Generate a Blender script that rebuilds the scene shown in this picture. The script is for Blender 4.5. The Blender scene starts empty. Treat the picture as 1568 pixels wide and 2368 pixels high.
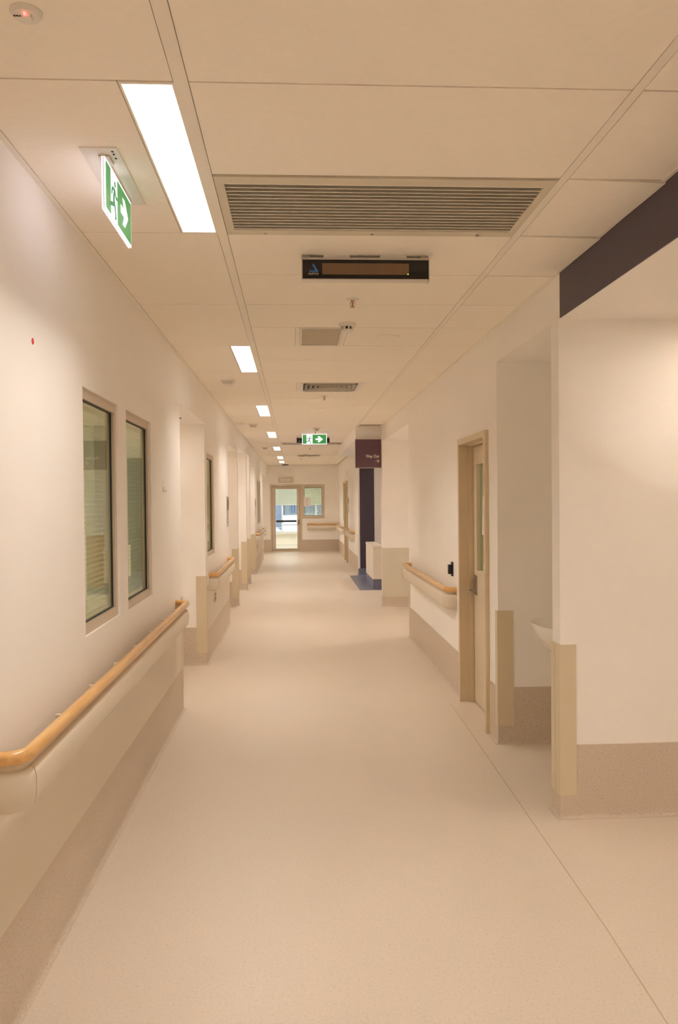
import bpy, bmesh, math, random
from mathutils import Vector, Matrix

random.seed(7)
PI = math.pi
SC = bpy.context.scene
COL = SC.collection

# ------------------------------------------------------------------ camera
F_PX, YAW, PITCH, ROLL, EYE = 1849.7, .0543, -.0152, -.0095, 1.605
cam_d = bpy.data.cameras.new('camera')
cam_d.sensor_fit = 'VERTICAL'
cam_d.sensor_height = 36.0
cam_d.lens = F_PX / 2368.0 * 36.0
cam_d.clip_start = .02
cam_d.clip_end = 300
cam = bpy.data.objects.new('camera', cam_d)
COL.objects.link(cam)
fw = Vector((math.sin(YAW) * math.cos(PITCH), math.cos(YAW) * math.cos(PITCH), math.sin(PITCH)))
rt = Vector((math.cos(YAW), -math.sin(YAW), 0))
up = rt.cross(fw)
r2 = math.cos(ROLL) * rt + math.sin(ROLL) * up
u2 = -math.sin(ROLL) * rt + math.cos(ROLL) * up
m = Matrix((r2, u2, -fw)).transposed().to_4x4()
m.translation = Vector((0, 0, EYE))
cam.matrix_world = m
SC.camera = cam

# ------------------------------------------------------------------ sky, sun, exposure
world = bpy.data.worlds.new('world')
SC.world = world
world.use_nodes = True
wn = world.node_tree
sky = wn.nodes.new('ShaderNodeTexSky')
sky.sky_type = 'NISHITA'
sky.sun_disc = False
sky.sun_elevation = math.radians(48)
sky.sun_rotation = math.radians(200)
bg = wn.nodes['Background']
wn.links.new(sky.outputs[0], bg.inputs[0])
bg.inputs[1].default_value = .55
sun_d = bpy.data.lights.new('sun', 'SUN')
sun_d.energy = 2.6
sun_d.color = (1.0, .96, .92)
sun_d.angle = math.radians(.6)
sun = bpy.data.objects.new('sun', sun_d)
COL.objects.link(sun)
sun.location = (0, 20, 30)
sun.rotation_euler = (math.radians(42), 0, math.radians(-18))

SC.view_settings.view_transform = 'Standard'
SC.view_settings.look = 'None'
SC.view_settings.exposure = .62
SC.view_settings.gamma = 1.0
SC.view_settings.use_curve_mapping = False
SC.cycles.diffuse_bounces = 12
SC.cycles.max_bounces = 18
SC.cycles.transparent_max_bounces = 16
SC.cycles.caustics_reflective = False
SC.cycles.caustics_refractive = False
SC.cycles.sample_clamp_indirect = 6.0

LAMP_COL = (1.0, .925, .855)
LAMP_POWER = 8.0       # watts of each strip lamp
LAMP_SPREAD = 120       # degrees, prismatic diffuser

# ------------------------------------------------------------------ dimensions
CZ = 2.71                      # ceiling
XL, XR = -.882, 1.311          # corridor walls
YE = 25.0                      # end wall
ROW0, ROW = 2.1426, .6
TL0, TL1 = -.309, -.2716       # left tee
TR0, TR1 = .927, .955          # right tee


# ------------------------------------------------------------------ materials
def new_mat(name):
    mt = bpy.data.materials.new(name)
    mt.use_nodes = True
    nt = mt.node_tree
    return mt, nt, nt.nodes['Principled BSDF']


def node(nt, kind, **kw):
    n = nt.nodes.new(kind)
    for k, v in kw.items():
        if k in n.inputs:
            n.inputs[k].default_value = v
        else:
            setattr(n, k, v)
    return n


def objco(nt):
    return node(nt, 'ShaderNodeTexCoord').outputs['Object']


def ramp(nt, stops):
    r = nt.nodes.new('ShaderNodeValToRGB')
    els = r.color_ramp.elements
    while len(els) < len(stops):
        els.new(.5)
    for e, (p, c) in zip(els, stops):
        e.position = p
        e.color = (*c, 1)
    return r


def paint(name, col, rough=.6, var=.03, scale=3., bump=0., bscale=400., metal=0., spec=.5):
    mt, nt, b = new_mat(name)
    b.inputs['Roughness'].default_value = rough
    b.inputs['Metallic'].default_value = metal
    b.inputs['Specular IOR Level'].default_value = spec
    co = objco(nt)
    nz = node(nt, 'ShaderNodeTexNoise', Scale=scale, Detail=3.)
    nt.links.new(co, nz.inputs['Vector'])
    lo = tuple(c * (1 - var) for c in col)
    hi = tuple(min(1, c * (1 + var)) for c in col)
    r = ramp(nt, [(.3, lo), (.7, hi)])
    nt.links.new(nz.outputs[0], r.inputs[0])
    nt.links.new(r.outputs[0], b.inputs['Base Color'])
    if bump:
        n2 = node(nt, 'ShaderNodeTexNoise', Scale=bscale, Detail=2.)
        nt.links.new(co, n2.inputs['Vector'])
        bp = node(nt, 'ShaderNodeBump', Strength=bump, Distance=.002)
        nt.links.new(n2.outputs[0], bp.inputs['Height'])
        nt.links.new(bp.outputs[0], b.inputs['Normal'])
    return mt


def speckle(name, base, dark, light, scale, rough, wide=.0, spec=.5):
    """sheet vinyl: fine dark and pale chips scattered in the base colour"""
    mt, nt, b = new_mat(name)
    b.inputs['Roughness'].default_value = rough
    b.inputs['Specular IOR Level'].default_value = spec
    co = objco(nt)
    n1 = node(nt, 'ShaderNodeTexNoise', Scale=scale, Detail=4., Roughness=.65)
    nt.links.new(co, n1.inputs['Vector'])
    r = ramp(nt, [(.33 + wide, dark), (.45 + wide, base), (.58 - wide, base), (.70 - wide, light)])
    nt.links.new(n1.outputs[0], r.inputs[0])
    n2 = node(nt, 'ShaderNodeTexNoise', Scale=.9, Detail=2.)
    nt.links.new(co, n2.inputs['Vector'])
    mx = node(nt, 'ShaderNodeMixRGB', blend_type='MULTIPLY')
    mx.inputs[0].default_value = .5
    r2_ = ramp(nt, [(.3, (.93, .93, .93)), (.7, (1, 1, 1))])
    nt.links.new(n2.outputs[0], r2_.inputs[0])
    nt.links.new(r.outputs[0], mx.inputs[1])
    nt.links.new(r2_.outputs[0], mx.inputs[2])
    nt.links.new(mx.outputs[0], b.inputs['Base Color'])
    bp = node(nt, 'ShaderNodeBump', Strength=.08, Distance=.002)
    nt.links.new(n1.outputs[0], bp.inputs['Height'])
    nt.links.new(bp.outputs[0], b.inputs['Normal'])
    return mt


def wood(name, light, dark, axis='Y', rough=.3):
    mt, nt, b = new_mat(name)
    b.inputs['Roughness'].default_value = rough
    b.inputs['Coat Weight'].default_value = .35
    b.inputs['Coat Roughness'].default_value = .15
    mp = node(nt, 'ShaderNodeMapping')
    sc = {'X': (3, 45, 45), 'Y': (45, 3, 45), 'Z': (45, 45, 3)}[axis]
    mp.inputs['Scale'].default_value = sc
    nt.links.new(objco(nt), mp.inputs['Vector'])
    nz = node(nt, 'ShaderNodeTexNoise', Scale=1., Detail=5., Distortion=.6)
    nt.links.new(mp.outputs[0], nz.inputs['Vector'])
    r = ramp(nt, [(.3, dark), (.6, light)])
    nt.links.new(nz.outputs[0], r.inputs[0])
    nt.links.new(r.outputs[0], b.inputs['Base Color'])
    return mt


def glass(name, tint=(.90, .93, .88), gain=1.15):
    mt, nt, b = new_mat(name)
    nt.nodes.remove(b)
    tr = node(nt, 'ShaderNodeBsdfTransparent')
    tr.inputs[0].default_value = (*tint, 1)
    gl = node(nt, 'ShaderNodeBsdfGlossy', Roughness=.0)
    gl.inputs[0].default_value = (.95, 1, .93, 1)
    fr = node(nt, 'ShaderNodeFresnel', IOR=1.52)
    ge = node(nt, 'ShaderNodeNewGeometry')          # same reflectance on both faces of the thin pane
    io = node(nt, 'ShaderNodeMapRange')
    io.inputs['To Min'].default_value = 1.52
    io.inputs['To Max'].default_value = 1 / 1.52
    nt.links.new(ge.outputs['Backfacing'], io.inputs['Value'])
    nt.links.new(io.outputs[0], fr.inputs['IOR'])
    mu = node(nt, 'ShaderNodeMath', operation='MULTIPLY', use_clamp=True)
    mu.inputs[1].default_value = gain
    nt.links.new(fr.outputs[0], mu.inputs[0])
    mx = node(nt, 'ShaderNodeMixShader')
    nt.links.new(mu.outputs[0], mx.inputs[0])
    nt.links.new(tr.outputs[0], mx.inputs[1])
    nt.links.new(gl.outputs[0], mx.inputs[2])
    nt.links.new(mx.outputs[0], nt.nodes['Material Output'].inputs[0])
    return mt


def glow(name, col, strength, base=None):
    mt, nt, b = new_mat(name)
    b.inputs['Base Color'].default_value = (*(base or col), 1)
    b.inputs['Roughness'].default_value = .4
    b.inputs['Emission Color'].default_value = (*col, 1)
    b.inputs['Emission Strength'].default_value = strength
    return mt


def matrix_mat(name):
    """flat dot-matrix print of an unlit message display"""
    mt, nt, b = new_mat(name)
    b.inputs['Roughness'].default_value = .35
    co = objco(nt)
    sep = node(nt, 'ShaderNodeSeparateXYZ')
    nt.links.new(co, sep.inputs[0])
    d2 = []
    for ax in ('X', 'Z'):
        a = node(nt, 'ShaderNodeMath', operation='MULTIPLY')
        a.inputs[1].default_value = 1 / .0062
        nt.links.new(sep.outputs[ax], a.inputs[0])
        fr = node(nt, 'ShaderNodeMath', operation='FRACT')
        nt.links.new(a.outputs[0], fr.inputs[0])
        s = node(nt, 'ShaderNodeMath', operation='SUBTRACT')
        s.inputs[1].default_value = .5
        nt.links.new(fr.outputs[0], s.inputs[0])
        p = node(nt, 'ShaderNodeMath', operation='POWER')
        p.inputs[1].default_value = 2
        ab = node(nt, 'ShaderNodeMath', operation='ABSOLUTE')
        nt.links.new(s.outputs[0], ab.inputs[0])
        nt.links.new(ab.outputs[0], p.inputs[0])
        d2.append(p)
    ad = node(nt, 'ShaderNodeMath', operation='ADD')
    nt.links.new(d2[0].outputs[0], ad.inputs[0])
    nt.links.new(d2[1].outputs[0], ad.inputs[1])
    r = ramp(nt, [(.12, (.32, .19, .10)), (.2, (.09, .05, .028))])
    nt.links.new(ad.outputs[0], r.inputs[0])
    nt.links.new(r.outputs[0], b.inputs['Base Color'])
    return mt


M = dict(
    wall=paint('wall_paint', (.93, .905, .87), .62, .012, 2.),
    ceil=paint('ceiling_tile_face', (.945, .885, .79), .85, .012, 40., .06, 700.),
    tee=paint('ceiling_runner_paint', (.88, .83, .74), .55, .01),
    slab=paint('ceiling_backing', (.48, .42, .34), .9, .02),
    floor=speckle('floor_sheet_vinyl', (.715, .63, .53), (.625, .535, .435), (.775, .695, .60), 95., .37),
    skirt=speckle('skirting_sheet_vinyl', (.63, .535, .43), (.47, .39, .30), (.72, .63, .52), 130., .5, .01),
    bump=paint('bumper_vinyl', (.73, .655, .535), .38, .01),
    panel=paint('wall_panel_vinyl', (.71, .635, .515), .42, .012),
    guard=paint('corner_guard_vinyl', (.68, .585, .42), .45, .01),
    greyp=paint('grey_green_panel', (.66, .61, .50), .45, .01),
    wood=wood('beech_handrail', (.76, .46, .18), (.62, .33, .10)),
    veneer=wood('timber_veneer', (.50, .24, .09), (.38, .16, .055), 'Z', .4),
    frame=paint('painted_metal_frame', (.62, .53, .42), .4, .01),
    jamb=paint('steel_door_frame', (.68, .56, .39), .42, .01),
    door=paint('door_leaf_laminate', (.72, .62, .475), .42, .015),
    white=paint('white_plastic', (.80, .77, .70), .4, .01),
    basin=paint('white_ceramic', (.84, .82, .77), .12, .01),
    grille=paint('grille_metal', (.66, .60, .48), .45, .01),
    slat=paint('grille_slat_metal', (.82, .77, .66), .4, .01),
    dark=paint('dark_void', (.035, .028, .022), .8, .05),
    duct=paint('duct_lining', (.12, .095, .07), .8, .05),
    black=paint('black_plastic', (.018, .016, .014), .3, .05),
    gloss=paint('black_glass', (.010, .009, .008), .12, .02),
    alu=paint('satin_aluminium', (.62, .58, .53), .32, .02, metal=.6),
    steel=paint('brushed_steel', (.50, .45, .37), .32, .03, metal=.85),
    navy=paint('navy_paint', (.088, .066, .086), .55, .02),
    navyw=paint('dark_navy_wall', (.070, .052, .078), .55, .02),
    plum=paint('plum_sign_face', (.105, .042, .060), .4, .02),
    letter=paint('cream_lettering', (.80, .74, .62), .5, .01),
    blue=speckle('blue_sheet_vinyl', (.20, .215, .315), (.155, .165, .25), (.26, .275, .38), 95., .36),
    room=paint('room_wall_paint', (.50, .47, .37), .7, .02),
    blind=paint('blind_slat_enamel', (.90, .88, .80), .4, .01),
    cord=paint('blind_cord', (.75, .72, .64), .7, .01),
    paper=paint('paper', (.86, .83, .80), .7, .01),
    ink=paint('grey_ink', (.45, .36, .33), .7, .01),
    red=paint('red_sticker', (.75, .05, .06), .5, .01),
    copper=paint('sprinkler_brass', (.62, .42, .26), .3, .03, metal=.8),
    bulb=paint('red_glass_bulb', (.55, .06, .03), .2, .02),
    brown=paint('brown_switch', (.38, .22, .10), .45, .02),
    cabinet=paint('white_laminate', (.82, .77, .68), .4, .01),
    gasket=paint('black_gasket', (.03, .028, .025), .5, .02),
    glass=glass('window_glass', (.90, .93, .86), .9),
    clear=glass('door_glass', (.94, .97, .95), 1.0),
    lamp=glow('lamp_diffuser', (1, .95, .9), 1.6),
    down=glow('downlight_lens', LAMP_COL, 360.),
    fill_lens=glow('fill_downlight_lens', LAMP_COL, 1350.),  # lens of the out-of-view downlights added as fill light
    roomfill=glow('room_fill_diffuser', (.98, .95, .70), 8.),  # glow of the lamps added inside the side rooms
    lobbyfill=glow('lobby_fill_diffuser', (1.0, .98, .88), 11.),  # glow of the lamp added to lift the lobby
    exitw=glow('exit_sign_white', (.93, .90, 1.0), .95, (.8, .8, .8)),
    exite=glow('exit_sign_edge', (.88, .84, 1.0), .95, (.8, .8, .8)),
    exitg=glow('exit_sign_green', (.045, .235, .055), .58, (.03, .2, .05)),
    exitd=glow('exit_sign_figure', (.04, .19, .07), .6, (.03, .15, .05)),
    ledr=glow('red_indicator', (1, .12, .10), 3.),
    ledg=glow('green_indicator', (.35, 1, .05), 2.5),
    logo=paint('blue_emblem', (.05, .17, .50), .4, .02),
    dots=matrix_mat('display_dot_print'),
    ext_white=paint('white_render', (.82, .84, .88), .7, .01),
    ext_grey=paint('grey_cladding', (.13, .145, .16), .6, .03, .8),
    ext_blue=paint('blue_grey_cladding', (.085, .115, .18), .5, .03, .6),
    ext_dark=paint('dark_blue_fins', (.06, .10, .18), .4, .03),
    ground=paint('outdoor_paving', (.35, .34, .33), .9, .05, 1.),
    roller=paint('roller_blind_fabric', (.74, .76, .68), .8, .02),
)


_nt = M['roller'].node_tree      # the fabric lets daylight through
_b = _nt.nodes['Principled BSDF']
_tl = node(_nt, 'ShaderNodeBsdfTranslucent'); _tl.inputs[0].default_value = (.74, .70, .58, 1)
_ms = node(_nt, 'ShaderNodeMixShader'); _ms.inputs[0].default_value = .6
_nt.links.new(_b.outputs[0], _ms.inputs[1]); _nt.links.new(_tl.outputs[0], _ms.inputs[2])
_nt.links.new(_ms.outputs[0], _nt.nodes['Material Output'].inputs[0])


# ------------------------------------------------------------------ mesh helpers
class MB:
    def __init__(s):
        s.bm = bmesh.new()

    def box(s, x0, x1, y0, y1, z0, z1):
        v = [s.bm.verts.new(p) for p in ((x0, y0, z0), (x1, y0, z0), (x1, y1, z0), (x0, y1, z0),
                                         (x0, y0, z1), (x1, y0, z1), (x1, y1, z1), (x0, y1, z1))]
        for f in ((0, 3, 2, 1), (4, 5, 6, 7), (0, 1, 5, 4), (1, 2, 6, 5), (2, 3, 7, 6), (3, 0, 4, 7)):
            s.bm.faces.new([v[i] for i in f])
        return s

    def frame(s, outer, inner, c0, c1, axes):
        """rectangular ring; outer/inner = (a0,a1,b0,b1) in the plane AXES, c0..c1 along the third axis"""
        def P(a, b, c):
            return {'yz': (c, a, b), 'xz': (a, c, b), 'xy': (a, b, c)}[axes]
        R = []
        for (a0, a1, b0, b1) in (outer, inner):
            for c in (c0, c1):
                R.append([s.bm.verts.new(P(a, b, c)) for a, b in ((a0, b0), (a1, b0), (a1, b1), (a0, b1))])
        o0, o1, i0, i1 = R
        for k in range(4):
            n = (k + 1) % 4
            for q in ((o0[k], o0[n], o1[n], o1[k]), (i0[n], i0[k], i1[k], i1[n]),
                      (o0[n], o0[k], i0[k], i0[n]), (o1[k], o1[n], i1[n], i1[k])):
                s.bm.faces.new(q)
        bmesh.ops.recalc_face_normals(s.bm, faces=s.bm.faces[:])
        return s

    def sweep(s, path, prof, closed=True, cap=True):
        """PROF (offset to the right of travel, z) carried along the plan polyline PATH with mitred corners"""
        pts = [Vector(p) for p in path]
        rings = []
        for i, p in enumerate(pts):
            if i == 0:
                t = (pts[1] - p).normalized(); n = Vector((t.y, -t.x)); k = 1
            elif i == len(pts) - 1:
                t = (p - pts[i - 1]).normalized(); n = Vector((t.y, -t.x)); k = 1
            else:
                a = (p - pts[i - 1]).normalized(); b = (pts[i + 1] - p).normalized()
                na, nb = Vector((a.y, -a.x)), Vector((b.y, -b.x))
                n = (na + nb).normalized(); k = 1 / max(.3, n.dot(na))
            rings.append([s.bm.verts.new((p.x + n.x * o * k, p.y + n.y * o * k, z)) for o, z in prof])
        N = len(prof)
        for a, b in zip(rings, rings[1:]):
            for j in range(N if closed else N - 1):
                q = (j + 1) % N
                s.bm.faces.new((a[j], a[q], b[q], b[j]))
        if cap:
            s.bm.faces.new(rings[0]); s.bm.faces.new(rings[-1][::-1])
        bmesh.ops.recalc_face_normals(s.bm, faces=s.bm.faces[:])
        return s

    def lathe(s, prof, n=24, axis='z', org=(0, 0, 0)):
        """PROF (radius, height) turned about an axis through ORG; ends with radius 0 close"""
        rings = []
        for r, h in prof:
            ring = []
            for k in range(1 if r < 1e-6 else n):
                a = 2 * PI * k / n
                u, v = r * math.cos(a), r * math.sin(a)
                p = {'z': (u, v, h), 'y': (u, h, v), 'x': (h, u, v)}[axis]
                ring.append(s.bm.verts.new([p[i] + org[i] for i in range(3)]))
            rings.append(ring)
        for a, b in zip(rings, rings[1:]):
            for k in range(n):
                q = (k + 1) % n
                if len(a) == 1 and len(b) == 1:
                    continue
                if len(a) == 1:
                    s.bm.faces.new((a[0], b[k], b[q]))
                elif len(b) == 1:
                    s.bm.faces.new((a[k], b[0], a[q]))
                else:
                    s.bm.faces.new((a[k], a[q], b[q], b[k]))
        for r in (rings[0], rings[-1]):
            if len(r) > 1:
                s.bm.faces.new(r)
        bmesh.ops.recalc_face_normals(s.bm, faces=s.bm.faces[:])
        return s

    def tube(s, pts, r, n=10):
        P = [Vector(p) for p in pts]
        rings = []
        for i, p in enumerate(P):
            t = (P[min(i + 1, len(P) - 1)] - P[max(i - 1, 0)]).normalized()
            u = t.cross(Vector((0, 0, 1)))
            if u.length < 1e-3:
                u = Vector((1, 0, 0))
            u.normalize(); v = u.cross(t)
            rings.append([s.bm.verts.new(p + r * (math.cos(2 * PI * k / n) * u + math.sin(2 * PI * k / n) * v)) for k in range(n)])
        for a, b in zip(rings, rings[1:]):
            for k in range(n):
                q = (k + 1) % n
                s.bm.faces.new((a[k], a[q], b[q], b[k]))
        s.bm.faces.new(rings[0]); s.bm.faces.new(rings[-1])
        bmesh.ops.recalc_face_normals(s.bm, faces=s.bm.faces[:])
        return s

    def prism(s, pts, w0, w1, axes='xz'):
        """flat polygon PTS given thickness w0..w1 along the third axis"""
        def P(a, b, c):
            return {'yz': (c, a, b), 'xz': (a, c, b), 'xy': (a, b, c)}[axes]
        A = [s.bm.verts.new(P(a, b, w0)) for a, b in pts]
        B = [s.bm.verts.new(P(a, b, w1)) for a, b in pts]
        s.bm.faces.new(A); s.bm.faces.new(B[::-1])
        for k in range(len(pts)):
            q = (k + 1) % len(pts)
            s.bm.faces.new((A[k], B[k], B[q], A[q]))
        bmesh.ops.recalc_face_normals(s.bm, faces=s.bm.faces[:])
        return s

    def mesh(s, name, mat, smooth=False, bevel=0):
        if bevel:
            bmesh.ops.bevel(s.bm, geom=s.bm.edges[:], offset=bevel, segments=2, affect='EDGES', profile=.5)
        me = bpy.data.meshes.new(name)
        s.bm.to_mesh(me); s.bm.free()
        me.materials.append(mat)
        if smooth:
            for p in me.polygons:
                p.use_smooth = True
            me.set_sharp_from_angle(angle=math.radians(smooth if smooth > 1 else 40))
        return me

    def build(s, name, mat, parent=None, smooth=False, bevel=0, loc=None):
        return put(name, s.mesh(name, mat, smooth, bevel), parent, loc)


def put(name, me, parent=None, loc=None):
    o = bpy.data.objects.new(name, me)
    COL.objects.link(o)
    if parent:
        o.parent = parent
    if loc:
        o.location = loc
    return o


def thing(name, label, cat, loc=(0, 0, 0), rz=0, group=None):
    o = bpy.data.objects.new(name, None)
    COL.objects.link(o)
    o.empty_display_size = .1
    o.location = loc
    o.rotation_euler = (0, 0, rz)
    o['label'] = label
    o['category'] = cat
    if group:
        o['group'] = group
    return o


def tag(o, label, cat, group=None):
    o['label'] = label; o['category'] = cat
    if group:
        o['group'] = group
    return o


def struct(o, label, cat='structure'):
    o['kind'] = 'structure'; o['label'] = label; o['category'] = cat
    return o


def empty_struct(name, label, cat, loc=(0, 0, 0), rz=0):
    return struct(thing(name, label, cat, loc, rz), label, cat)


def kids(o):
    return [c for c in bpy.data.objects if c.parent == o]


def dup(root, loc, rz, label):
    by = {}
    for c in bpy.data.objects:
        by.setdefault(c.parent, []).append(c)
    r = root.copy(); COL.objects.link(r)
    r.location = loc; r.rotation_euler = (0, 0, rz); r['label'] = label
    for ch in by.get(root, []):
        c = ch.copy(); COL.objects.link(c); c.parent = r
        for g in by.get(ch, []):
            d = g.copy(); COL.objects.link(d); d.parent = c
    return r


def text_mesh(body, size, mat, sx=1., depth=.0008, align='LEFT', bold=0.):
    cu = bpy.data.curves.new('lettering', 'FONT')
    cu.body = body; cu.size = size; cu.extrude = depth; cu.align_x = align; cu.offset = size * bold
    to = bpy.data.objects.new('lettering', cu)
    COL.objects.link(to)
    bpy.context.view_layer.update()
    me = bpy.data.meshes.new_from_object(to.evaluated_get(bpy.context.evaluated_depsgraph_get()))
    bpy.data.objects.remove(to)
    bpy.data.curves.remove(cu)
    # stand it up: text x -> x, text y -> z, facing -y
    me.transform(Matrix(((sx, 0, 0, 0), (0, 0, -1, 0), (0, 1, 0, 0), (0, 0, 0, 1))))
    me.materials.clear(); me.materials.append(mat)
    me.name = 'lettering'
    return me


def wall_y(mb, x0, x1, y0, y1, z0, z1, holes=()):
    """wall running along y with holes (ya, yb, za, zb)"""
    y = y0
    for ya, yb, za, zb in sorted(holes):
        if ya > y:
            mb.box(x0, x1, y, ya, z0, z1)
        if za > z0:
            mb.box(x0, x1, ya, yb, z0, za)
        if zb < z1:
            mb.box(x0, x1, ya, yb, zb, z1)
        y = yb
    if y < y1:
        mb.box(x0, x1, y, y1, z0, z1)


def wall_x(mb, y0, y1, x0, x1, z0, z1, holes=()):
    x = x0
    for xa, xb, za, zb in sorted(holes):
        if xa > x:
            mb.box(x, xa, y0, y1, z0, z1)
        if za > z0:
            mb.box(xa, xb, y0, y1, z0, za)
        if zb < z1:
            mb.box(xa, xb, y0, y1, zb, z1)
        x = xb
    if x < x1:
        mb.box(x, x1, y0, y1, z0, z1)


# ------------------------------------------------------------------ floor
floor = struct(MB().box(-3.7, 4.8, -3.2, 29.7, -.06, 0).build('floor', M['floor']),
               'pale beige speckled sheet vinyl floor of the corridor', 'floor')
MB().prism([(1.125, 14.1), (3.58, 14.1), (3.58, 16.9), (1.125, 16.85)], .0, .003, 'xy').build('vinyl_inlay', M['blue'], floor)['label'] = 'blue-grey vinyl area'
w = MB()
w.sweep([(1.02, -.6), (1.115, 2.35), (1.14, 2.9), (1.157, 3.9), (1.2, 6.2)], [(-.0025, -.001), (-.0025, .0004), (.0025, .0004), (.0025, -.001)])
w.build('weld_seam', paint('weld_rod', (.50, .41, .31), .45, .02), floor)

# ------------------------------------------------------------------ ceiling
ceil = struct(MB().box(-3.7, 4.8, -3.2, 29.7, CZ + .012, CZ + .10).build('ceiling', M['slab']),
              'suspended ceiling of pale tiles', 'ceiling')
GAP = .0034
K0, K1 = -8, 38


def tile_mesh(wx, wy):
    return MB().box(-wx / 2, wx / 2, -wy / 2, wy / 2, 0, .0125).mesh('ceiling_tile', M['ceil'])


_tm = {}


def tile(x0, x1, y0, y1):
    x0 += .0024; x1 -= .0024; y0 += GAP; y1 -= GAP
    key = (round(x1 - x0, 4), round(y1 - y0, 4))
    if key not in _tm:
        _tm[key] = tile_mesh(*key)
    put('ceiling_tile', _tm[key], ceil, ((x0 + x1) / 2, (y0 + y1) / 2, CZ))


def rowy(k):
    return ROW0 + ROW * k


LAMP_ROWS = [-6, 0, 6, 12, 18, 24, 30, 34]
GRILLE_ROWS = (1, 22)
DIFF_ROWS = (9, 29)
SPK = 5
BEAM_Y = 12.1
SAG = {0: .004, 1: .011, 2: .009, 3: .003}
for k in range(K0, K1):
    y0, y1 = rowy(k), min(rowy(k + 1), YE)
    if y0 > YE - .05:
        continue
    if k in GRILLE_ROWS:
        pass
    elif k == SPK:
        tile(TL1, .012, y0, y1); tile(.352, TR0, y0, y1)
    elif k in DIFF_ROWS:
        tile(TL1, .022, y0, y1); tile(.672, TR0, y0, y1)
    else:
        tile(TL1, TR0, y0, y1)
    if y1 < 12.2 or y0 > 16.9:
        if k in SAG:      # tiles that hang a little low at the near outer corner
            s = MB().box(TR1 + GAP, XR - .004 - GAP, y0 + GAP, y1 - GAP, CZ, CZ + .0125)
            for v in s.bm.verts:
                if v.co.y < y0 + .1:
                    v.co.z -= SAG[k] if v.co.x > 1.1 else .001
            s.build('ceiling_tile', M['ceil'], ceil)
        else:
            tile(TR1, XR - .004, y0, y1)
    if k % 2 == 0:
        y1b = min(rowy(k + 2), YE)
        tile(XL + .02, (-.4565 if k in LAMP_ROWS else TL0), y0, y1b)
ya, yb = rowy(K0), YE
MB().box(TL0, TL1, ya, yb, CZ - .001, CZ + .0125).build('ceiling_runner', M['tee'], ceil)
MB().box(TR0, TR1, ya, yb, CZ - .001, CZ + .0125).build('ceiling_runner', M['tee'], ceil)
MB().box(XL, XL + .02, ya, yb, CZ - .003, CZ + .0125).build('wall_angle', M['tee'], ceil)
MB().box(XR - .02, XR, ya, 12.1, CZ - .003, CZ + .0125).build('wall_angle', M['tee'], ceil)
for k in (SPK,):
    for xa, xb in ((.012, .04), (.324, .352)):
        MB().box(xa, xb, rowy(k), rowy(k + 1), CZ - .001, CZ + .0125).build('cross_tee', M['tee'], ceil)
for k in DIFF_ROWS:
    for xa, xb in ((.022, .055), (.639, .672)):
        MB().box(xa, xb, rowy(k), rowy(k + 1), CZ - .001, CZ + .0125).build('cross_tee', M['tee'], ceil)

# ------------------------------------------------------------------ walls, left side
LB = -1.75          # back of the left recesses
OPEN_L = [(6.21, 7.87, 2.36), (10.58, 12.27, 2.36), (12.40, 14.38, 2.455), (14.58, 15.5, 2.455), (15.66, 17.45, 2.365), (21.9, YE, 2.38)]
WIN_L = [(3.395, 4.06, 1.04, 2.09), (4.25, 4.96, 1.03, 2.09), (8.04, 8.74, 1.04, 2.09), (18.88, 19.5, 1.04, 2.09), (19.68, 20.3, 1.04, 2.09)]
TOP = CZ + .012
mb = MB()
wall_y(mb, XL - .12, XL, -3, 6.21, 0, TOP, WIN_L[:2])
wall_y(mb, XL - .12, XL, 7.87, 10.58, 0, TOP, WIN_L[2:3])
wall_y(mb, XL - .12, XL, 17.45, 21.9, 0, TOP, WIN_L[3:])
for ya, yb in ((6.09, 6.21), (7.87, 7.99), (10.46, 10.58), (17.45, 17.57), (21.78, 21.9)):
    mb.box(-3.5, XL - .12, ya, yb, 0, TOP)
for ya, yb in ((12.27, 12.40), (14.38, 14.58), (15.5, 15.66)):
    mb.box(LB - .1, XL, ya, yb, 0, TOP)
for ya, yb, z in OPEN_L:
    mb.box(LB - .1, LB, ya, yb, 0, TOP)
    mb.box(LB, XL, ya, yb, z, TOP)
wl = struct(mb.build('wall_left', M['wall']), 'cream painted corridor wall on the left with deep door recesses', 'wall')

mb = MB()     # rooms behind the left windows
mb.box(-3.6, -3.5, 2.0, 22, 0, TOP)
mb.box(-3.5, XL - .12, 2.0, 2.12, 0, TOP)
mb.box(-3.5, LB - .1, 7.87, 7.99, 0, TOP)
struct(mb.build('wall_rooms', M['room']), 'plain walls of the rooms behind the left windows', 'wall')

# corner guards / panels / skirtings on the left
GUARD = [(0, .12), (.007, .12), (.007, .872), (0, .872)]


def guard(parent, path, mat='guard', prof=GUARD):
    MB().sweep(path, prof).build('corner_guard', M[mat], parent)


for y in (7.87, 12.27, 14.38, 15.5, 17.45):
    guard(wl, [(XL - .095, y), (XL, y), (XL, y + .06)])
for y in (6.21, 10.58):
    guard(wl, [(XL, y - .075), (XL, y), (XL - .07, y)])
for ya, yb in ((-3, 6.13), (7.94, 10.5), (17.52, 21.84)):
    MB().box(XL, XL + .006, ya, yb, .33, .76).build('wall_panel', M['panel'], wl)


def cove(h):
    return [(0, 0), (.024, 0), (.016, .002), (.009, .008), (.0055, .018), (.004, .034), (.004, h), (0, h)]


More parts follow.
